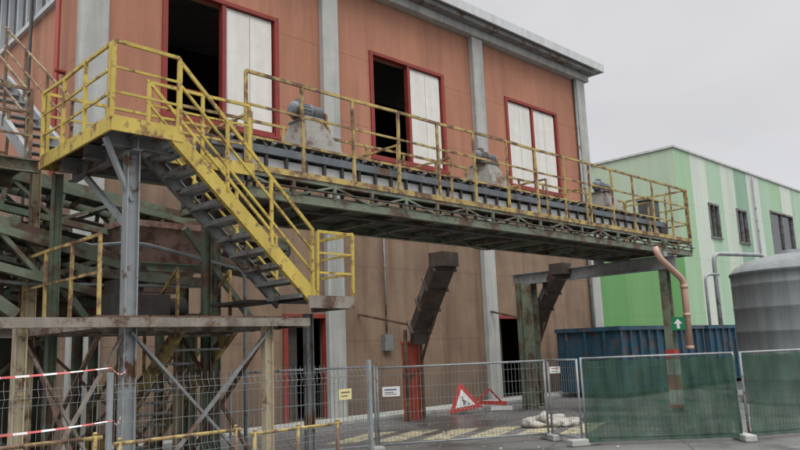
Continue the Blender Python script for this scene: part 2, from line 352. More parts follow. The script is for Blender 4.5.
# ------------------------------------------------------------ tank
tk=thing('storage_tank','large grey cylindrical fibreglass storage tank with domed lid','tank',(21.7,6.9,0))
cx,cy,R=21.75,6.85,1.6
def ring(g,prof,n=64):
    vs=[]
    for r_,z in prof:
        for k in range(n): vs.append((cx+r_*math.cos(2*math.pi*k/n),cy+r_*math.sin(2*math.pi*k/n),z))
    g.add(vs,[(i*n+k,i*n+(k+1)%n,(i+1)*n+(k+1)%n,(i+1)*n+k) for i in range(len(prof)-1) for k in range(n)],True)
prof=[(R+.05,0),(R+.05,.1),(R,.12)]
z=.6
while z<3.2:
    prof+=[(R,z),(R+.008,z+.02),(R+.008,z+.05),(R,z+.07)];z+=.62
prof+=[(R,3.38),(R+.03,3.4),(R+.03,3.46)]
g=G();ring(g,prof);obj('shell',g,tankm,tk)
g=G();ring(g,[(R+.02,3.461),(R-.12,3.62),(R*.7,3.8),(R*.35,3.92),(.26,3.94),(.26,4.04),(.001,4.06)]);obj('lid',g,tankm,tk)
g=G();g.pipe([(cx-1.3,cy-1.15,.3),(cx-1.3,cy-1.15,3.6),(cx-.8,cy-.7,3.85)],.045);obj('fill_pipe',g,galv,tk)
# ------------------------------------------------------------ skips
def skip(x0,lab):
    t=thing('skip_container',lab,'container',(x0,12,0),'blue skip containers beside the hall')
    L_=6.1;y0,y1=12.0,14.2;zt=2.2
    g=G();g.box(x0,x0+L_,y0,y0+.05,.2,zt);g.box(x0,x0+L_,y1-.05,y1,.2,zt);g.box(x0,x0+.05,y0+.05,y1-.05,.2,zt-.02);g.box(x0+L_-.05,x0+L_,y0+.05,y1-.05,.2,zt-.02);g.box(x0,x0+L_,y0,y1,.16,.2)
    obj('body',g,bluem,t)
    g=G()
    for i in range(11):
        x=x0+.05+i*(L_-.16)/10;g.box(x,x+.08,y0-.09,y0-.002,.2,zt-.1);g.box(x,x+.08,y1+.002,y1+.09,.2,zt-.1)
    g.box(x0-.05,x0+L_+.05,y0-.11,y0+.06,zt-.1,zt+.03);g.box(x0-.05,x0+L_+.05,y1-.06,y1+.11,zt-.1,zt+.03)
    for yy in(y0+.4,(y0+y1)/2,y1-.4): g.box(x0-.09,x0-.002,yy,yy+.08,.2,zt-.1)
    g.box(x0-.11,x0+.06,y0+.062,y1-.062,zt-.1,zt+.028)
    obj('rib',g,bluem,t)
    for xx in(x0+.5,x0+L_-.5):
        for yy in(y0+.3,y1-.3):
            g=G();g.tube((xx,yy-.12,.12),(xx,yy+.12,.12),.12,16);obj('roller',g,darksteel,t)
skip(21.2,'long dull blue open steel skip with ribbed sides beside hall');skip(27.7,'second dull blue open steel skip behind the first')
# ------------------------------------------------------------ railing helper
def railing(g,pts,h,spacing,rails,pw=.05,first=True):
    for a,b in zip(pts[:-1],pts[1:]):
        a=Vector(a);b=Vector(b);L_=(Vector((b.x-a.x,b.y-a.y,0))).length
        n=max(1,round(L_/spacing));tops=[]
        for i in range(n+1):
            p=a.lerp(b,i/n)
            tilt=Vector((random.uniform(-.02,.02),random.uniform(-.02,.02),h+random.uniform(-.008,.008)))
            g.beam(p,p+tilt,pw,pw*.9);tops.append((p,tilt))
        for r_,w in rails:
            for (p,t1),(q,t2) in zip(tops[:-1],tops[1:]):
                k=r_/h
                g.beam(p+t1*k,q+t2*k,w*.7,w)
# ------------------------------------------------------------ elevated conveyor walkway
YN,YF=8.6,10.5;XA,XE=5.5,19.5;ZB,ZD=3.95,4.34;ZR=5.76
cw=thing('elevated_conveyor_walkway','long raised conveyor gantry with faded yellow railings on green truss','conveyor',(17.7,9.6,0))
g=G()
for y in(YN,YF):
    s_=1 if y==YN else -1
    g.channel((XA,y,ZB+.05),(XE,y,ZB+.05),.09,.12,side=-s_);g.channel((XA,y,ZD-.04),(XE,y,ZD-.04),.09,.08,side=-s_)
    n=18
    for i in range(n+1):
        x=XA+.03+(XE-XA-.06)*i/n
        g.beam((x,y,ZB+.1),(x,y,ZD-.08),.05,.05)
        if i<n:
            x2=XA+.03+(XE-XA-.06)*(i+1)/n
            g.beam((x,y+.002,ZB+.1 if i%2 else ZD-.08),(x2,y+.002,ZD-.08 if i%2 else ZB+.1),.03,.032)
for i in range(15):
    x=XA+.05+(XE-XA-.1)*i/14
    g.beam((x,YN+.02,ZB+.05),(x,YF-.02,ZB+.05),.08,.1)
obj('truss',g,greygreen,cw)
g=G();g.box(XA,XE,YN+.03,YF-.03,ZB+.12,ZB+.15)
obj('bottom_plate',g,darkgreen,cw)
for y0,y1 in((YN+.04,YN+.36),(YF-.36,YF-.04)):
    g=G()
    for i in range(44):
        x=XA+i*(XE-XA)/44;g.box(x+.002,x+(XE-XA)/44-.002,y0,y1,ZD-.03,ZD)
    obj('deck',g,darksteel,cw)
g=G();g.box(XA,XE,YN-.025,YN-.008,ZD-.02,ZD+.07);g.box(XE+.05,XE+.07,YN,YF,ZD-.02,ZD+.1);obj('toe_board',g,oldyellow,cw)
H=ZR-ZD
for y in(YN,YF):
    g=G();railing(g,[(XA,y,ZD),(XE,y,ZD)],H,1.0,[(H,.048),(H*.66,.034),(H*.33,.034)],.045);obj('railing',g,oldyellow,cw)
g=G();railing(g,[(XE+.03,YN+.06,ZD),(XE+.03,YF-.06,ZD)],H,.6,[(H,.048),(H*.66,.034),(H*.33,.034)],.045);obj('railing',g,oldyellow,cw)
ya,yb=9.05,9.95
g=G()
for y in(ya,yb): g.beam((5.2,y,4.42),(18.9,y,4.42),.05,.05)
for i in range(37):
    x=5.4+i*.37
    for y in(ya,yb): g.beam((x,y,ZD-.1 if i%2==0 else 4.4),(x,y,4.78),.045,.045)
    g.beam((x,ya-.02,4.86),(x,ya+.12,4.98),.03,.03);g.beam((x,yb+.02,4.86),(x,yb-.12,4.98),.03,.03)
cf=obj('conveyor_frame',g,darksteel,cw)
for y,s_ in((ya,-1),(yb,1)):
    g=G();g.channel((5.2,y-.03*(-s_),4.80),(18.9,y-.03*(-s_),4.80),.06,.12,side=s_);obj('side_channel',g,bluegrey,cf)
g=G()
vs=[];prf=[(ya+.04,5.0),(ya+.25,4.88),(yb-.25,4.88),(yb-.04,5.0)]
for x in(5.25,18.85): vs+=[(x,y,z) for y,z in prf]
g.add(vs,[(0,1,5,4),(1,2,6,5),(2,3,7,6)])
g.box(5.2,18.9,ya+.07,yb-.07,4.5,4.515)
obj('belt',g,motorm,cf)
for i in range(9):
    x=5.45+i*1.48
    g=G();dz=random.uniform(-.012,.012);g.box(x,x+1.46,ya+.035,ya+.05,4.5+dz,4.7+dz);obj('side_guard_sheet',g,beltwhite,cf)
for i in range(36):
    x=5.58+i*.37;g=G();g.tube((x,ya+.28,4.84),(x,yb-.28,4.84),.035,8);g.tube((x,ya+.03,4.96),(x,ya+.26,4.845),.035,8);g.tube((x,yb-.03,4.96),(x,yb-.26,4.845),.035,8)
    obj('idler_roller',g,greysteel,cf)
for x in(5.2,18.9):
    g=G();g.tube((x,ya-.02,4.7),(x,yb+.02,4.7),.19,20);obj('head_drum',g,darksteel,cf)
def hopper(x,s_=1.0):
    # tapered hopper body with flanges, rounded motor with cooling fins and belt guard
    g=G();y0,y1=ya+.02,yb-.02;z0=4.98;z1=z0+.5*s_
    b0,b1=x-.3*s_,x+.34*s_;t0,t1=x-.2*s_,x+.08*s_
    g.add([(b0,y0,z0),(b1,y0,z0),(b1,y1,z0),(b0,y1,z0),(t0,y0+.2,z1),(t1,y0+.2,z1),(t1,y1-.2,z1),(t0,y1-.2,z1)],[(0,3,2,1),(4,5,6,7),(0,1,5,4),(1,2,6,5),(2,3,7,6),(3,0,4,7)])
    g.box(b0-.03,b1+.03,y0-.03,y1+.03,z0-.03,z0+.02);g.box(t0-.03,t1+.03,y0+.17,y1-.17,z1-.002,z1+.03)
    h_=obj('hopper',g,hopperm,cw,bevel=.006)
    g=G();zc=z1+.17;yy=y0+.4;xa=x-.34*s_
    R_=.125*s_
    pr=[(0,.05),(.015,R_*.8),(.04,R_*.95),(.08,R_*.98),(.081,R_*.86),(.3,R_*.86),(.301,R_),(.33,R_),(.34,R_*.7)]
    g.sweep([(xa+a*s_,yy,zc) for a,_r in pr],[r_ for _a,r_ in pr],22)
    for k in range(14):
        an=2*math.pi*k/14;dy,dz=math.cos(an)*R_*.9,math.sin(an)*R_*.9
        g.beam((xa+.09*s_,yy+dy,zc+dz),(xa+.29*s_,yy+dy,zc+dz),.012,.012)
    g.box(xa+.12,xa+.24,yy-.05,yy+.05,zc+R_*.8,zc+R_+.05)
    obj('motor',g,bluegrey,h_)
    g=G();xr=xa+.34*s_
    g.sweep([(xr,yy,zc-.03),(xr+.03,yy,zc-.03),(xr+.16*s_,yy,zc-.03),(xr+.2*s_,yy,zc-.03)],[R_*.8,R_*1.1,R_*1.1,R_*.6],22);g.box(xr+.02,xr+.17*s_,yy-.09,yy+.09,z1+.03,zc-.03);g.box(xa+.08,xa+.27,yy-.09,yy+.09,z1+.03,z1+.07)
    obj('gear_drive',g,motorm,h_)
    g=G();xg=xr+.22*s_
    pts=[(xg,yy+math.cos(a)*.1,zc-.03+math.sin(a)*.1) for a in[math.pi*k/8 for k in range(9)]]+[(xg,yy-.22+math.cos(a)*.08,4.92+math.sin(a)*.08) for a in[math.pi+math.pi*k/8 for k in range(9)]]
    m=len(pts);g.add(pts+[(p[0]+.05,p[1],p[2]) for p in pts],[tuple(range(m))[::-1],tuple(range(m,2*m))]+[(k,(k+1)%m,m+(k+1)%m,m+k) for k in range(m)])
    obj('belt_guard',g,oldyellow,h_)
hopper(7.3,1.15);hopper(11.95,1.05);hopper(16.6,1.0)
g=G();g.box(18.35,18.85,9.1,9.45,4.95,5.45);g.box(18.32,18.88,9.07,9.48,5.45,5.48);g.beam((18.45,9.3,4.85),(18.45,9.3,4.96),.05,.05);g.beam((18.75,9.3,4.85),(18.75,9.3,4.96),.05,.05);obj('control_box',g,motorm,cw)
for x in(5.8,8.8,10.2,13.3,14.9,17.9):
    g=G()
    for y in(ya-.12,yb+.12): g.beam((x,y,ZD),(x,y,5.3),.035,.035)
    g.beam((x,ya-.12,5.3),(x,yb+.12,5.3),.035,.035)
    obj('belt_guard_frame',g,oldyellow,cw)
g=G();g.ibeam((17.75,8.6,0),(17.75,8.6,3.5),.2,.2,up=(1,0,0));g.box(17.55,17.95,8.4,8.8,0,.03);cl=obj('column',g,greygreen,cw)
g=G();g.box(17.63,17.87,8.48,8.72,.1,1.5);obj('striped_marking',g,stripem,cl)
g=G();g.ibeam((17.7,12.75,0),(17.7,12.75,3.5),.36,.3,.02,up=(1,0,0));g.box(17.45,17.95,12.5,13.0,0,.03);obj('column',g,greygreen,cw)
g=G();g.ibeam((17.0,12.6,0),(17.0,12.6,3.5),.12,.12,up=(1,0,0));obj('column',g,midgreen,cw)
g=G();g.ibeam((17.72,8.25,3.66),(17.72,13.3,3.66),.22,.3,.02);g.beam((17.72,8.6,3.82),(17.72,8.6,3.94),.2,.2);g.beam((17.72,10.4,3.82),(17.72,10.4,3.94),.2,.2);obj('crossbeam',g,galv,cw)
g=G();g.pipe([(17.0,8.42,4.0),(17.05,8.35,3.72),(17.95,8.22,3.2),(17.95,8.22,1.5)],.08,12,.15)
for z in(3.0,2.3,1.5): g.tube((17.95,8.22,z),(17.95,8.22,z+.08),.095,12)
obj('downpipe',g,pinkpipe,cw)
g=G();g.pipe([(XA,YN-.06,ZB+.2),(12,YN-.07,ZB+.17),(XE,YN-.06,ZB+.2)],.016,6);g.pipe([(6.5,YN+.3,ZB-.06),(17.4,YN+.3,ZB-.05)],.03,6)
obj('cable',g,darksteel,cw)
for xa_,xb_,dp in((8,10.2,.22),(10.2,12.2,.3),(13.5,16,.25)):
    g=G();g.sweep([(xa_+(xb_-xa_)*t/12,YN+.5,ZB-.02-dp*4*(t/12)*(1-t/12)) for t in range(13)],.013,5);obj('hanging_cable',g,darksteel,cw)
# exit sign
es=thing('emergency_exit_sign','small green square sign with white up arrow on column','sign',(17.72,8.36,2.13))
nd=Vector((17.95,8.1,0)).normalized();rt=Vector((nd.y,-nd.x,0))
c0=Vector((17.72,8.36,2.13))
g=G();g.beam(c0-rt*.17,c0+rt*.17,.01,.32);obj('plate',g,MM('sign_green',S(30,120,80,.9),.04,rough=.4,bump=0),es)
g=G();g.beam(c0+nd*.01,c0+nd*.2,.03,.03);obj('bracket',g,galv,es)
def poly(g,c,r_,pts,off):
    c=Vector(c)-nd*off;g.add([c+r_*a+Vector((0,0,b)) for a,b in pts],[tuple(range(len(pts)))])
signw=MM('sign_white',S(228,228,224,.9),.04,rough=.45,bump=0)
g=G();poly(g,c0,rt,[(-.035,-.12),(.035,-.12),(.035,.0),(.1,.0),(0,.12),(-.1,.0),(-.035,.0)],.009);obj('arrow',g,signw,es)
# ------------------------------------------------------------ chutes under walkway
def chute(top,bot,lab,box=None,w_=.4):
    t=thing('discharge_chute',lab,'chute',(bot[0],bot[1],0),'discharge chutes under the conveyor')
    top=Vector(top);bot=Vector(bot);d=(bot-top)
    g=G();g.beam(top,top+d*.62,w_,.34);g.beam(top+d*.62,bot,w_*.82,.28)
    for k in(.02,.3,.6,.95):
        p=top+d*k;q=top+d*(k+.02);g.beam(p,q,w_+.08,.42)
    g.beam(bot-d*.05,bot-Vector((0,0,.35)),w_*.75,.28);g.box(top.x-w_*.55,top.x+w_*.55,top.y-.22,top.y+.22,top.z-.1,3.95)
    obj('chute_body',g,chutem,t)
    side=d.normalized().cross(Vector((0,0,1))).normalized();upn=side.cross(d.normalized())
    for sg in(-1,1):
        g=G();c=top+d*.42+side*(sg*(w_*.5+.02));g.beam(c-d.normalized()*.2,c+d.normalized()*.2,.03,.2);obj('hatch',g,greysteel,t)
    g=G();a=top+d*.1+upn*.3;b=top+d*.75+upn*.24;g.tube(a,a.lerp(b,.55),.055,12);g.tube(a.lerp(b,.5),b,.025,10);g.beam(b,b-upn*.12,.05,.08);g.beam(a,a-upn*.14,.05,.08);obj('actuator',g,galv,t)
    g=G();g.beam(top+Vector((.34,0,.1)),bot+Vector((.36,-.1,0)),.06,.08);g.beam(bot+Vector((-.2,0,.1)),(bot.x-.2,D-.02,bot.z+.5),.06,.06);g.beam((bot.x+.28,bot.y+.2,0.02),(bot.x+.28,bot.y+.2,bot.z),.07,.07);g.beam((bot.x-.28,bot.y+.2,0.02),(bot.x-.28,bot.y+.2,bot.z),.07,.07)
    g.beam(top+Vector((.36,.1,.1)),(bot.x+.28,bot.y+.2,bot.z-.8),.05,.05)
    obj('bracket',g,rustym,t)
    if box:
        g=G();g.box(*box);g.box(box[0]-.03,box[1]+.03,box[2]-.02,box[3]+.02,box[5]-.06,box[5]+.01);obj('guard_panel',g,orangered,t,label="faded orange red upright panel")
chute((12.7,11.5,3.72),(13.5,13.2,2.25),'dark grey brown slanted steel chute ending above a red panel',(13.2,13.78,13.48,13.53,.01,1.95),.5)
chute((17.5,11.5,3.75),(19.0,13.5,2.4),'grey brown slanted steel chute behind the green column')
# ------------------------------------------------------------ stair tower
st=thing('access_stair_platform','yellow railed platform with steep stairs on grey steel columns','staircase',(3.5,7.75,0))
PX,PY,PZ=3.13,7.5,4.32
X1=3.9;Z2=2.48;X2=5.8;X3=6.45;YS0,YS1=7.5,8.3
g=G()
g.box(PX+.01,X1,PY+.01,9.6,PZ-.035,PZ);g.box(X1,5.52,8.42,9.6,PZ-.035,PZ-.001)
obj('platform_deck',g,darksteel,st)
g=G()
def fasc(a,b,z1=PZ+.03,hh=.17,t=.03): g.beam((a[0],a[1],z1-hh/2),(b[0],b[1],z1-hh/2),t,hh)
fasc((PX,PY),(X1+.05,PY));fasc((PX,PY+.016),(PX,9.6));fasc((X1,8.4),(5.5,8.4));fasc((PX,9.62),(5.5,9.62))
obj('fascia',g,yellow,st)
g=G();g.ibeam((PX+.05,PY+.3,PZ-.14),(X1+.1,PY+.3,PZ-.14),.1,.16);g.ibeam((PX+.35,PY+.1,PZ-.2),(PX+.35,9.5,PZ-.2),.1,.16);g.ibeam((PX+.1,9.2,PZ-.14),(5.4,9.2,PZ-.14),.1,.16);g.ibeam((PX+.1,8.5,PZ-.14),(5.4,8.5,PZ-.14),.1,.16)
obj('joist',g,greysteel,st)
h_=.86
RL=[(h_,.04),(h_*.66,.028),(h_*.34,.028)]
for pts in([(X1,PY,PZ),(PX,PY,PZ)],[(PX,PY+.06,PZ),(PX,9.6,PZ)],[(PX+.06,9.6,PZ),(5.5,9.6,PZ)],[(X1+.1,8.42,PZ),(5.45,8.42,PZ)]):
    g=G();railing(g,pts,h_,.75,RL,.04);obj('railing',g,yellow,st)
def stairpt(x): return PZ-.02+(Z2-PZ)*(x-X1)/(X2-X1)
for y,m in((YS0,yellow),(YS1,greysteel)):
    g=G();g.channel((X1-.03,y,PZ-.08),(X2+.02,y,Z2-.05),.06,.17,.014,side=(-1 if y==YS0 else 1))
    obj('stringer',g,m,st)
N_=10
for i in range(N_):
    x=X1+(i+.6)*(X2-X1)/N_;z=PZ+(Z2-PZ)*(i+.9)/N_
    g=G();g.box(x-.1,x+.1,YS0+.02,YS1-.02,z-.012,z+.012);g.box(x+.1,x+.115,YS0+.02,YS1-.02,z-.045,z+.013);g.box(x-.115,x-.1,YS0+.02,YS1-.02,z-.045,z+.013)
    obj('tread',g,treadm,st)
for y in(YS0,YS1):
    g=G()
    for k in range(4):
        x=X1+.02+(X2-X1-.04)*k/3;z=stairpt(x);g.beam((x,y,z),(x,y,z+.86),.036,.036)
    for r_,w_ in((.86,.042),(.58,.028),(.3,.028)): g.beam((X1,y,PZ-.02+r_),(X2,y,Z2-.02+r_),.028,w_)
    obj('stair_handrail',g,yellow,st)
g=G();g.box(X2-.0,X3,YS0,8.4,Z2-.04,Z2);g.box(X2-.5,X2-.001,8.3,9.2,Z2-.041,Z2-.001);obj('landing_deck',g,darksteel,st)
g=G();g.beam((X2-.1,YS0-.01,Z2-.08),(X3,YS0-.01,Z2-.08),.03,.16);g.beam((X3,YS0,Z2-.08),(X3,8.4,Z2-.08),.03,.16);obj('fascia',g,edgem,st)
g=G();railing(g,[(X2+.05,YS0,Z2),(X3,YS0,Z2),(X3,8.4,Z2)],.84,.7,[(.84,.04),(.56,.028),(.3,.028)],.036);obj('railing',g,yellow,st)
g=G();g.ibeam((3.5,7.8,0),(3.5,7.8,PZ-.26),.13,.13,.014,up=(1,0,0));g.box(3.35,3.65,7.65,7.95,0,.02);obj('column',g,galv,st)
for (x,y,z,m) in((5.25,7.75,2.2,cream),(3.2,10.0,PZ-.05,cream),(5.3,10.1,2.2,cream),(6.3,8.3,2.3,greysteel),(3.3,9.5,PZ-.2,midgreen),(5.4,9.5,PZ-.2,midgreen),(2.4,7.75,2.1,cream)):
    g=G();g.ibeam((x,y,0),(x,y,z),.1,.1,.012,up=(1,0,0));g.box(x-.12,x+.12,y-.12,y+.12,0,.02);obj('column',g,m,st)
g=G()
for i in range(9): g.box(3.1+i*.294,3.1+i*.294+.27,7.64,10.1,2.2,2.225)
obj('lower_deck',g,rustym,st)
g=G();g.channel((2.1,7.6,2.15),(5.8,7.6,2.15),.06,.1,side=-1);g.channel((2.1,10.12,2.15),(5.8,10.12,2.15),.07,.12,side=1);g.channel((3.08,7.6,2.14),(3.08,10.2,2.14),.07,.1);g.channel((5.78,7.6,2.14),(5.78,10.2,2.14),.07,.1,side=-1)
for y in(8.2,8.8,9.4):g.beam((3.1,y,2.13),(5.75,y,2.13),.05,.1)
obj('deck_frame',g,edgem,st)
def xbr(g,a,b,z0,z1,w=.05):
    g.beam((a[0],a[1],z0),(b[0],b[1],z1),w,w*.6);g.beam((a[0]+.01,a[1]+.03,z1),(b[0]+.01,b[1]+.03,z0),w,w*.6)
g=G();xbr(g,(3.5,7.72),(5.25,7.72),.2,2.05);obj('brace',g,greysteel,st)
g=G();xbr(g,(2.4,7.78),(3.45,7.78),.2,2.05);obj('brace',g,edgem,st)
g=G();xbr(g,(3.2,7.8),(3.2,10),.2,2.05);obj('brace',g,rustym,st)
g=G();xbr(g,(5.3,7.8),(5.3,10),.2,2.05);xbr(g,(3.3,10.05),(5.3,10.05),.2,2.05);obj('brace',g,rustym,st)
g=G();g.beam((3.5,7.8,3.5),(3.15,7.7,4.15),.05,.05);g.beam((3.5,7.85,3.2),(3.5,9.2,4.1),.05,.07);obj('brace',g,galv,st)
g=G();railing(g,[(3.12,7.66,2.23),(3.12,10.05,2.23)],.85,.8,[(.85,.036),(.45,.03)],.036);obj('railing',g,oldyellow,st)
# lower stair
ls=thing('lower_staircase','faded yellow lower stairs descending from the deck to ground','staircase',(5.3,11.9,0))
for x in(4.75,5.55):
    g=G();g.channel((x,9.0,2.18),(x,12.0,.1),.06,.18,side=1);obj('stringer',g,oldyellow,ls)
for i in range(11):
    y=9.15+i*.265;z=2.05-i*.184;g=G();g.box(4.77,5.53,y-.11,y+.11,z-.015,z+.015);obj('tread',g,treadm,ls)
for x in(4.75,5.55):
    g=G()
    for k in range(4):
        y=9.1+k*.95;z=2.1-k*.66;g.beam((x,y,z),(x,y,z+.85),.035,.035)
    g.beam((x,9.1,2.95),(x,11.95,.97),.04,.04)
    obj('stair_handrail',g,oldyellow,ls)
wk=thing('side_walkway','grey steel catwalk with dull rusty rails beside the platform','walkway',(1,10,0))
g=G();g.box(-3,3.1,9.65,10.6,4.28,4.31);obj('walkway_deck',g,darksteel,wk)
g=G()
for y in(9.63,10.62): g.channel((-3,y,4.2),(3.1,y,4.2),.07,.16)
g.ibeam((1.3,10.1,0),(1.3,10.1,4.1),.14,.14,up=(1,0,0));obj('walkway_frame',g,greygreen,wk)
for y in(9.63,10.62):
    g=G();railing(g,[(-3,y,4.3),(3.0,y,4.3)],.9,1.0,[(.9,.036),(.6,.028),(.3,.028)],.036);obj('railing',g,dullyellow,wk)
for x in(3.0,3.55):
    g=G();g.channel((x,9.75,4.35),(x-.1,12.6,6.4),.06,.16);obj('stringer',g,galv,wk)
for i in range(10):
    g=G();g.beam((3.0-i*.01,9.9+i*.28,4.45+i*.2),(3.53-i*.01,9.9+i*.28,4.45+i*.2),.16,.02);obj('tread',g,galv,wk)
for x in(3.0,3.55):
    g=G()
    g.beam((x,9.75,5.2),(x-.1,12.6,7.25),.03,.034);g.beam((x,9.75,4.85),(x-.1,12.6,6.9),.025,.025)
    for k in range(4):g.beam((x-.03*k,9.8+k*.9,4.35+k*.65),(x-.03*k,9.8+k*.9,5.25+k*.65),.034,.034)
    obj('stair_handrail',g,dullyellow,wk)
# ------------------------------------------------------------ inclined conveyors / machinery
def truss(g,p,q,w,h,n=8,s_=1):
    p=Vector(p);q=Vector(q);d=(q-p).normalized();r_=d.cross(Vector((0,0,1))).normalized();u=r_.cross(d)
    c=[p+r_*(a*w/2)+u*(b*h/2) for a,b in((-1,-1),(1,-1),(1,1),(-1,1))];D_=q-p
    for k in c: g.beam(k,k+D_,.08*s_,.08*s_)
    for i in range(n+1):
        t=D_*(i/n)
        g.beam(c[0]+t,c[3]+t,.05*s_,.05*s_);g.beam(c[1]+t,c[2]+t,.05*s_,.05*s_);g.beam(c[0]+t,c[1]+t,.05*s_,.05*s_)
        if i<n:
            t2=D_*((i+1)/n)
            for lo_,hi_ in((0,3),(1,2)):
                a,b=(lo_,hi_) if i%2 else (hi_,lo_)
                g.beam(c[a]+t,c[b]+t2,.045*s_,.045*s_)
def incl(p,q,w,h,lab,n=8,mat=greygreen,s_=1):
    t=thing('inclined_conveyor',lab,'conveyor',((p[0]+q[0])/2,(p[1]+q[1])/2,0))
    g=G();truss(g,p,q,w,h,n,s_);obj('truss',g,mat,t)
    g=G();g.beam(Vector(p)-Vector((0,0,h*.25)),Vector(q)-Vector((0,0,h*.25)),w*.85,.02);obj('drip_pan',g,darksteel,t)
    p=Vector(p)+Vector((0,0,h/2+.06));q=Vector(q)+Vector((0,0,h/2+.06))
    g=G();g.beam(p,q,w*.75,.025);obj('belt',g,motorm,t)
    d=q-p;r_=d.normalized().cross(Vector((0,0,1))).normalized()
    for sd in(-1,1):
        g=G();g.beam(p+r_*sd*w*.5+Vector((0,0,.04)),q+r_*sd*w*.5+Vector((0,0,.04)),.02,.14);obj('side_skirt',g,mat,t)
    m=int(d.length/.4)
    for i in range(m+1):
        c=p+d*(i/m)-Vector((0,0,.05));g=G();g.tube(c-r_*w*.49,c+r_*w*.49,.045,10);obj('idler_roller',g,greysteel,t)
    for c in(p,q):
        g=G();g.tube(c-r_*w*.45-Vector((0,0,.1)),c+r_*w*.45-Vector((0,0,.1)),.18,18);obj('end_drum',g,darksteel,t)
    return t
incl((-1.5,9.4,4.05),(4.6,10.4,2.75),.75,.45,'green truss belt conveyor sloping beneath the platform',9,greygreen,1.3)
incl((.2,12.6,4.9),(8.2,11.9,3.5),.9,.5,'dark green truss conveyor running behind the platform',10,midgreen,1.2)
incl((.6,10.9,2.6),(4.6,13.6,3.9),.8,.45,'rusty green truss conveyor climbing towards the hall',6,darkgreen,1.2)
incl((-1.0,11.6,3.5),(4.4,11.7,2.75),.8,.4,'low dark roller conveyor feeding the hopper',9,darkgreen,1.1)
hp=thing('feed_hopper','pinkish brown sheet metal hopper in a green steel frame','hopper',(5.4,11,0))
g=G();x0,x1,y0,y1=4.9,6.5,11.1,12.2
g.add([(x0,y0,3.85),(x1,y0,3.85),(x1,y1,3.85),(x0,y1,3.85),(x0+.4,y0+.35,2.85),(x1-.4,y0+.35,2.85),(x1-.4,y1-.35,2.85),(x0+.4,y1-.35,2.85)],[(0,3,2,1),(4,5,6,7),(0,1,5,4),(1,2,6,5),(2,3,7,6),(3,0,4,7)])
g.box(x0-.04,x1+.04,y0-.04,y1+.04,3.85,3.95);obj('bin',g,tarp,hp)
g=G()
for x in(x0,x1):
    for y in(y0,y1): g.ibeam((x,y,0),(x,y,3.83),.11,.11,up=(1,0,0))
for z in(2.4,3.2):
    g.ibeam((x0,y0-.08,z),(x1,y0-.08,z),.09,.12);g.ibeam((x0-.08,y0,z),(x0-.08,y1,z),.09,.12)
xbr(g,(x0,y0-.1),(x1,y0-.1),.3,2.3);obj('frame',g,midgreen,hp)
mc=thing('machine_support_frame','faded green steel frame with sloping beams below platform','steel frame',(3.6,9.6,0))
g=G();g.ibeam((1.2,10.2,2.32),(5.6,10.2,2.3),.12,.16);g.ibeam((1.2,11.3,2.3),(5.6,11.3,2.25),.12,.16)
for x in(1.6,3.9,5.6):
    for y in(10.25,11.3): g.ibeam((x,y,0),(x,y,2.2),.1,.1,up=(1,0,0))
xbr(g,(1.6,11.3),(3.9,11.3),.2,2.2,.07);obj('frame',g,midgreen,mc)
g=G()
for a,b,w_ in(((.9,9.3,3.7),(2.9,9.6,2.35),.13),((5.4,10.15,3.7),(6.6,10.15,2.3),.08),((.5,9.0,2.35),(1.9,9.1,3.4),.1),((3.7,9.9,2.95),(5.6,9.9,2.85),.12),((2.9,9.9,3.6),(3.9,9.95,2.3),.08)):
    g.beam(a,b,w_,w_*1.1)
obj('sloping_beam',g,greygreen,mc)
g=G();g.box(2.6,4.3,12.3,13.6,.3,2.5);g.box(2.55,4.35,12.25,13.65,2.5,2.56)  # dark box added behind the machinery to stand in for the shade there
for k in range(5): g.box(2.65+k*.36,2.7+k*.36,12.24,12.3,.35,2.45)
obj('dark_backdrop',g,darkgreen,mc)
g=G();g.box(1.2,3.0,10.4,10.42,2.5,3.1);g.box(3.3,4.8,10.75,10.78,2.4,3.0);obj('cover_plate',g,rustym,mc)
g=G();g.box(3.9,4.7,9.2,9.6,2.235,2.6);g.box(3.95,4.25,9.25,9.55,2.6,2.78);g.tube((4.7,9.4,2.45),(5.0,9.4,2.45),.12,14);obj('gear_box',g,darksteel,mc)
g=G();g.pipe([(.7,9.1,3.3),(2.1,9.2,3.0),(2.5,9.25,2.75),(2.5,9.25,2.2),(2.5,9.3,0.1)],.085,14,.3)
for z in(2.2,1.1): g.tube((2.5,9.27,z),(2.5,9.27,z+.07),.1,14)
obj('pipe',g,pinkpipe,mc)
g=G();g.pipe([(3.2,9.95,3.2),(4.6,10.0,3.4),(6.4,10.05,3.1),(6.4,10.05,.2)],.03,8,.2);g.pipe([(1.0,9.2,2.9),(3.0,9.85,2.75),(5.7,9.9,2.8)],.025,8,.2);obj('conduit',g,galv,mc)
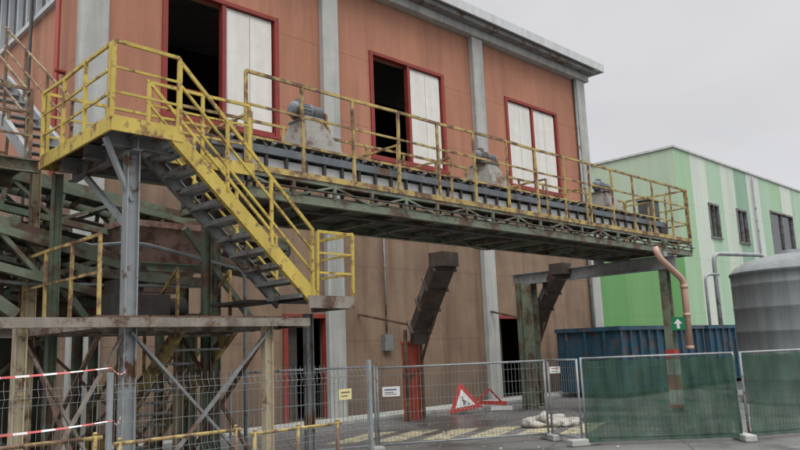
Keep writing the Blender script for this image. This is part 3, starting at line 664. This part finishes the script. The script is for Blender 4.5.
# ------------------------------------------------------------ fences
def hfence(a,b,h,lab,net=False,feet=(0,)):
    a=Vector((a[0],a[1],0));b=Vector((b[0],b[1],0));d=b-a;L_=d.length;u=d.normalized();n=Vector((u.y,-u.x,0))
    t=thing('mesh_fence_panel',lab,'fence',tuple(a),'temporary site fence panels')
    z0=.12
    g=G();e=.05
    for s_ in(e,L_-e): g.tube(a+u*s_+Vector((0,0,.0)),a+u*s_+Vector((0,0,h)),.021,10)
    g.tube(a+u*e+Vector((0,0,h-.02)),a+u*(L_-e)+Vector((0,0,h-.02)),.019,10);g.tube(a+u*e+Vector((0,0,z0)),a+u*(L_-e)+Vector((0,0,z0)),.019,10)
    obj('frame',g,galv,t)
    g=G();m=int(L_/.075)
    for i in range(1,m):
        s_=e+(L_-2*e)*i/m
        g.sweep([a+u*s_+Vector((0,0,z0)),a+u*s_+Vector((0,0,h*.33)),a+u*s_+Vector((0,0,h*.36))+n*.03,a+u*s_+Vector((0,0,h*.39)),a+u*s_+Vector((0,0,h-.02))],.003,4,False)
    z=z0+.1
    while z<h-.05:
        g.sweep([a+u*e+Vector((0,0,z)),a+u*(L_-e)+Vector((0,0,z))],.003,4,False);z+=.22
    obj('wire_mesh',g,wirem,t)
    for f in feet:
        p=a+u*(L_*f)
        g=G();g.beam(p-n*.3+Vector((0,0,.06)),p+n*.3+Vector((0,0,.06)),.2,.115);obj('concrete_foot',g,concrete,t,bevel=.02)
    if net:
        g=G();nx,nz=90,22;vs=[]
        for j in range(nz+1):
            for i in range(nx+1):
                s_=e+(L_-2*e)*i/nx
                tt=i/nx
                zz=z0-.06+(h-z0+.03-.045*abs(math.sin(i*.17)))*j/nz
                w=.018*math.sin(i*.63+j*.25)+.016*math.sin(i*.23-j*.4)+.028*math.sin(i*.9+.6*math.sin(j*.4))*tt+random.uniform(-.005,.005)
                vs.append(a+u*s_+n*(.07+w)+Vector((0,0,zz)))
        g.add(vs,[(j*(nx+1)+i,j*(nx+1)+i+1,(j+1)*(nx+1)+i+1,(j+1)*(nx+1)+i) for j in range(nz) for i in range(nx)],True)
        obj('netting',g,netm,t)
    return t
HF=1.5
pA0,pA1=(9.0,9.95),(11.85,8.25);pB0,pB1=(11.45,7.3),(13.3,5.3);pC0,pC1=(13.35,5.28),(15.8,3.9)
hfence(pA0,pA1,HF-.03,'bare galvanised temporary fence panel under the walkway',feet=(0,1))
hfence(pA1,pB0,HF-.02,'short bare wire fence panel turned at an angle',feet=(1,))
hfence(pB0,pB1,HF,'temporary fence panel covered with dark green netting',True,feet=(1,))
hfence(pC0,pC1,HF,'temporary fence panel beside the tank with green netting',True,feet=(1,))
hfence((9.02,9.9),(6.6,10.9),HF,'bare wire fence panel standing near the stairs',feet=(1,))
for k in range(2):
    x0=-.3+k*2.9;x1=x0+2.85;y=6.1-k*.02
    t=thing('welded_mesh_fence','grey welded wire mesh fence panel with folded ribs','fence',(x0,y,0),'welded mesh fence panels by the stairs')
    g=G();g.beam((x0,y+.03,0),(x0,y+.03,1.66),.04,.04);obj('post',g,galv,t)
    if k: g=G();g.beam((x1,y+.03,0),(x1,y+.03,1.66),.04,.04);obj('post',g,galv,t)
    g=G();m=int(2.8/.06)
    for i in range(m+1):
        x=x0+.03+2.79*i/m;pts=[(x,y,.05)]
        for zc in(.35,.95,1.5): pts+=[(x,y,zc-.06),(x,y-.035,zc),(x,y,zc+.06)]
        pts.append((x,y,1.63));g.sweep(pts,.0019,4,False)
    for z,dy in((.1,0),(.29,0),(.35,-.035),(.41,0),(.65,0),(.89,0),(.95,-.035),(1.01,0),(1.25,0),(1.44,0),(1.5,-.035),(1.56,0)):
        g.sweep([(x0,y+dy-.003,z),(x1,y+dy-.003,z)],.0023,4,False)
    obj('wire_mesh',g,wirem,t)
def guard(x0,x1,y,z,n,lab):
    t=thing('guard_rail',lab,'guard rail',(x0,y,0),'low yellow guard rails')
    for zz in(z,z-.4):
        g=G();g.sweep([(x0,y,zz),(x1,y,zz)],.018,12);obj('rail',g,oldyellow,t)
    for i in range(n):
        x=x0+.06+(x1-x0-.12)*i/(n-1);g=G();g.tube((x,y,0),(x,y,z+.03),.02,12);g.sweep([(x,y,z+.03),(x,y,z+.05)],[.024,.014],12);obj('post',g,oldyellow,t)
guard(.9,2.75,6.6,1.1,3,'low yellow tubular guard rail behind mesh fence');guard(2.85,4.15,6.6,1.03,2,'middle yellow tubular guard rail behind mesh fence');guard(4.25,5.45,6.6,.97,3,'short chipped yellow tubular guard rail near stairs')
def tape(pts,sag,w_,lab):
    g=G();vs=[];n=40;tot=0
    for a,b in zip(pts[:-1],pts[1:]):
        a=Vector(a);b=Vector(b)
        for i in range(n+1):
            t=i/n;p=a.lerp(b,t)-Vector((0,0,4*sag*t*(1-t)));tw=.5*math.sin(tot*.2)+.6;tot+=1
            o_=Vector((0,math.sin(tw),math.cos(tw)))*w_
            vs+=[p-o_,p+o_]
    m=len(vs)//2
    g.add(vs,[(2*i,2*i+2,2*i+3,2*i+1) for i in range(m-1)],True)
    tag(obj('barrier_tape',g,tapem,loc=tuple(pts[0])),lab,'tape','red and white barrier tapes')
tape([(.2,6.04,1.72),(2.58,6.04,1.7),(3.45,7.7,1.66)],.05,.0085,'thin red and white barrier tape tied across the stairs')
tape([(.2,6.03,1.34),(2.6,6.03,1.28),(3.4,7.7,1.2)],.06,.0085,'sagging red and white barrier tape below the first')
def flat_sign(c,u,w,h,name,lab,colors):
    c=Vector(c);u=Vector(u).normalized();n=Vector((u.y,-u.x,0))
    t=thing(name,lab,'sign',tuple(c))
    g=G();g.beam(c-u*w/2,c+u*w/2,.004,h);obj('plate',g,colors[0],t)
    for (a,b,cc,dd,mt) in colors[1]:
        g=G();q=c+n*.005;g.add([q+u*a+Vector((0,0,cc)),q+u*b+Vector((0,0,cc)),q+u*b+Vector((0,0,dd)),q+u*a+Vector((0,0,dd))],[(0,1,2,3)]);obj('printed_bar',g,mt,t)
signblue=MM('sign_blue',S(90,110,150,.9),.04,rough=.4,bump=0);signred=MM('sign_red',S(176,52,46,.9),.1,rough=.5,bump=0);signdark=MM('sign_dark',S(84,84,84),.04,rough=.4,bump=0)
u=Vector((2.85,-1.7,0)).normalized();nA=Vector((u.y,-u.x,0))
flat_sign(Vector((9.25,9.8,1.03))+nA*.04,u,.32,.17,'fence_sign','small white notice plate wired to the fence',(signw,[(-.12,.1,.02,.045,signblue),(-.12,.05,-.02,-.008,signdark),(-.12,.1,-.05,-.04,signdark)]))
flat_sign((5.05,6.04,1.32),(1,0,0),.17,.11,'fence_sign','small yellow warning plate wired to the mesh fence',(MM('sign_yellow',S(218,206,150,.9),.05,rough=.5,bump=0),[(-.06,.06,.015,.026,signdark),(-.06,.03,-.02,-.012,signdark)]))
flat_sign(Vector((11.71,7.97,1.28)),(.8,-.6,0),.2,.12,'fence_sign','tiny white notice plate on the angled fence',(signw,[(-.07,.06,.02,.032,signred),(-.07,.04,-.03,-.02,signdark)]))
def tri_sign(c,s_,yaw,lean,roll,lab):
    t=thing('warning_sign',lab,'traffic sign',tuple(c))
    Rm=Matrix.Rotation(yaw,3,'Z')@Matrix.Rotation(-lean,3,'X')@Matrix.Rotation(roll,3,'Y')
    def T(x,y,z): return Vector(c)+Rm@Vector((x,y,z))
    def tri(sz,yo,k=.0):
        hh=sz*.866;return [(-sz/2,yo,k),(sz/2,yo,k),(0,yo,hh+k)]
    g=G();P=[T(*p) for p in tri(s_,0)]+[T(*p) for p in tri(s_,.02)]
    g.add(P,[(0,1,2),(5,4,3),(0,3,4,1),(1,4,5,2),(2,5,3,0)]);obj('red_border',g,signred,t)
    g=G();i_=s_*.6;g.add([T(*p) for p in tri(i_,-.004,s_*.115)],[(0,1,2)]);obj('white_face',g,signw,t)
    g=G()
    def pl(pts): g.add([T(x*s_*.9,-.008,z*s_*.9+.02*s_) for x,z in pts],[tuple(range(len(pts)))])
    pl([(-.06,.15),(-.02,.15),(.02,.28),(-.02,.36),(-.07,.33),(-.03,.27)]);pl([(.0,.15),(.035,.15),(.04,.26),(.01,.27)]);pl([(-.02,.30),(.1,.22),(.11,.24),(-.01,.33)]);pl([(.06,.15),(.2,.15),(.13,.21)])
    pl([(-.03+.03*math.cos(a),.40+.03*math.sin(a)) for a in[k*math.pi/4 for k in range(8)]])
    obj('pictogram',g,signdark,t)
    g=G();g.beam(T(-.12,.05,.02),T(-.12,.3,.0),.03,.03);g.beam(T(.0,.03,.6*s_),T(.0,.45,.05),.03,.03);obj('stand',g,galv,t)
tri_sign((15.3,13.3,.1),.92,-.75,.32,-.16,'triangular roadworks sign with red border leaning near wall')
t=thing('folding_barrier','loose red folding barrier frame with white band beside sign','barrier',(16,13.2,0))
g=G();g.beam((15.6,13.6,.05),(16.2,13.2,.6),.05,.04);g.beam((16.2,13.2,.6),(16.7,13.0,.04),.05,.04);g.beam((15.9,13.35,.26),(16.6,12.95,.2),.04,.1);obj('frame',g,signred,t)
g=G();g.beam((16.1,13.12,.1),(16.7,12.85,.07),.04,.12);obj('white_band',g,signw,t)
def bag(c,s_,seed,lab='flattened dirty white rubble bag on the asphalt'):
    rnd=random.Random(seed);g=G();n,m=26,12;vs=[]
    ph=[rnd.uniform(0,6.3) for _ in range(5)]
    for j in range(m+1):
        v=j/m;th=v*math.pi
        for i in range(n):
            a=2*math.pi*i/n;r_=math.sin(th)**.4*(1+.16*math.sin(2*a+ph[0])+.1*math.sin(5*a+ph[1]+v*5)+.05*math.sin(9*a+ph[2])+rnd.uniform(-.06,.06))
            z=(1-math.cos(th))/2
            vs.append((c[0]+s_[0]*r_*math.cos(a),c[1]+s_[1]*r_*math.sin(a),c[2]+s_[2]*z*(1+.3*math.sin(2*a+ph[3])+.2*math.sin(4*a+ph[4]))))
    g.add(vs,[(j*n+i,j*n+(i+1)%n,(j+1)*n+(i+1)%n,(j+1)*n+i) for j in range(m) for i in range(n)],True)
    tag(obj('rubble_bag',g,bagm,loc=tuple(c)),lab,'bag','pile of white rubble bags')
for i,(x,y,z,a,b,c) in enumerate([(13.45,9.8,0,.3,.27,.16),(13.8,9.5,0,.3,.27,.18),(13.65,9.65,.12,.24,.22,.14),(14.05,9.25,0,.26,.22,.13)]): bag((x,y,z),(a,b,c),i)
g=G()
for i in range(220):
    x=random.uniform(9.5,17);y=random.uniform(6.5,14)
    s_=random.uniform(.008,.035);a=random.uniform(0,3)
    vs=[(x+s_*math.cos(a+k*1.57)*random.uniform(.6,1.2),y+s_*math.sin(a+k*1.57)*random.uniform(.6,1.2),.004) for k in range(4)]+[(x,y,s_*.8)]
    g.add(vs,[(0,1,4),(1,2,4),(2,3,4),(3,0,4)])
o=obj('gravel_debris',g,concrete,loc=(0,0,0));o["kind"]="stuff";o["label"]="scattered small stones and debris on asphalt"
# ------------------------------------------------------------ world and light
w=bpy.data.worlds.new("World");sc.world=w;w.use_nodes=True;nt=w.node_tree;N=nt.nodes;L=nt.links
bg=N['Background'];sky=N.new('ShaderNodeTexSky');sky.sky_type='NISHITA';sky.sun_disc=False;sky.sun_elevation=math.radians(48);sky.sun_rotation=math.atan2(-.35,-.6)
hs=N.new('ShaderNodeHueSaturation');hs.inputs['Saturation'].default_value=.15;L.new(sky.outputs[0],hs.inputs['Color'])
tc=N.new('ShaderNodeTexCoord');sp=N.new('ShaderNodeSeparateXYZ');L.new(tc.outputs['Generated'],sp.inputs[0])
rp=N.new('ShaderNodeValToRGB');e=rp.color_ramp.elements;e[0].position=0;e[0].color=(.225,.226,.235,1);e[1].position=1;e[1].color=(1.0,1.0,1.0,1)
for p_,v in((.3,.222),(.48,.23),(.6,.5)):
    q=e.new(p_);q.color=(v,v,v*1.035,1)
L.new(sp.outputs[2],rp.inputs[0])
mp=N.new('ShaderNodeMapping');mp.inputs['Scale'].default_value=(1,1,2.6);L.new(tc.outputs['Generated'],mp.inputs[0])
nz=N.new('ShaderNodeTexNoise');nz.inputs['Scale'].default_value=2.4;nz.inputs['Detail'].default_value=4;nz.inputs['Roughness'].default_value=.5;L.new(mp.outputs[0],nz.inputs[0])
mr=N.new('ShaderNodeMapRange');mr.inputs[1].default_value=.3;mr.inputs[2].default_value=.7;mr.inputs[3].default_value=29.5;mr.inputs[4].default_value=34;L.new(nz.outputs['Fac'],mr.inputs[0])
vm=N.new('ShaderNodeVectorMath');vm.operation='SCALE';L.new(rp.outputs[0],vm.inputs[0]);L.new(mr.outputs[0],vm.inputs['Scale'])
mx=N.new('ShaderNodeMix');mx.data_type='RGBA';mx.inputs[0].default_value=.9;L.new(hs.outputs[0],mx.inputs[6]);L.new(vm.outputs[0],mx.inputs[7])
L.new(mx.outputs[2],bg.inputs[0]);bg.inputs[1].default_value=.1
sl=bpy.data.lights.new('sun','SUN');sl.energy=1.4;sl.angle=math.radians(30);sl.color=(1,.97,.93)
so=bpy.data.objects.new('sun',sl);COL.objects.link(so);so.rotation_euler=Vector((-.3,-.5,.9)).to_track_quat('Z','Y').to_euler()
# ------------------------------------------------------------ camera
yaw,pit,rol=math.radians(45.45),math.radians(9.63),math.radians(2.25)
F=Vector((math.cos(yaw)*math.cos(pit),math.sin(yaw)*math.cos(pit),math.sin(pit)));Rr=Vector((math.sin(yaw),-math.cos(yaw),0));U=Rr.cross(F)
R2=Rr*math.cos(rol)-U*math.sin(rol);U2=U*math.cos(rol)+Rr*math.sin(rol)
cam=bpy.data.cameras.new('camera');cam.lens=737/800*36;cam.sensor_width=36;cam.clip_end=2000
co=bpy.data.objects.new('camera',cam);COL.objects.link(co)
m=Matrix((R2,U2,-F)).transposed().to_4x4();m.translation=Vector((0,0,1.75));co.matrix_world=m
sc.camera=co
sc.view_settings.view_transform='Standard';sc.view_settings.look='None';sc.view_settings.exposure=0
for o in bpy.data.objects:
    if "_o" in o: del o["_o"]
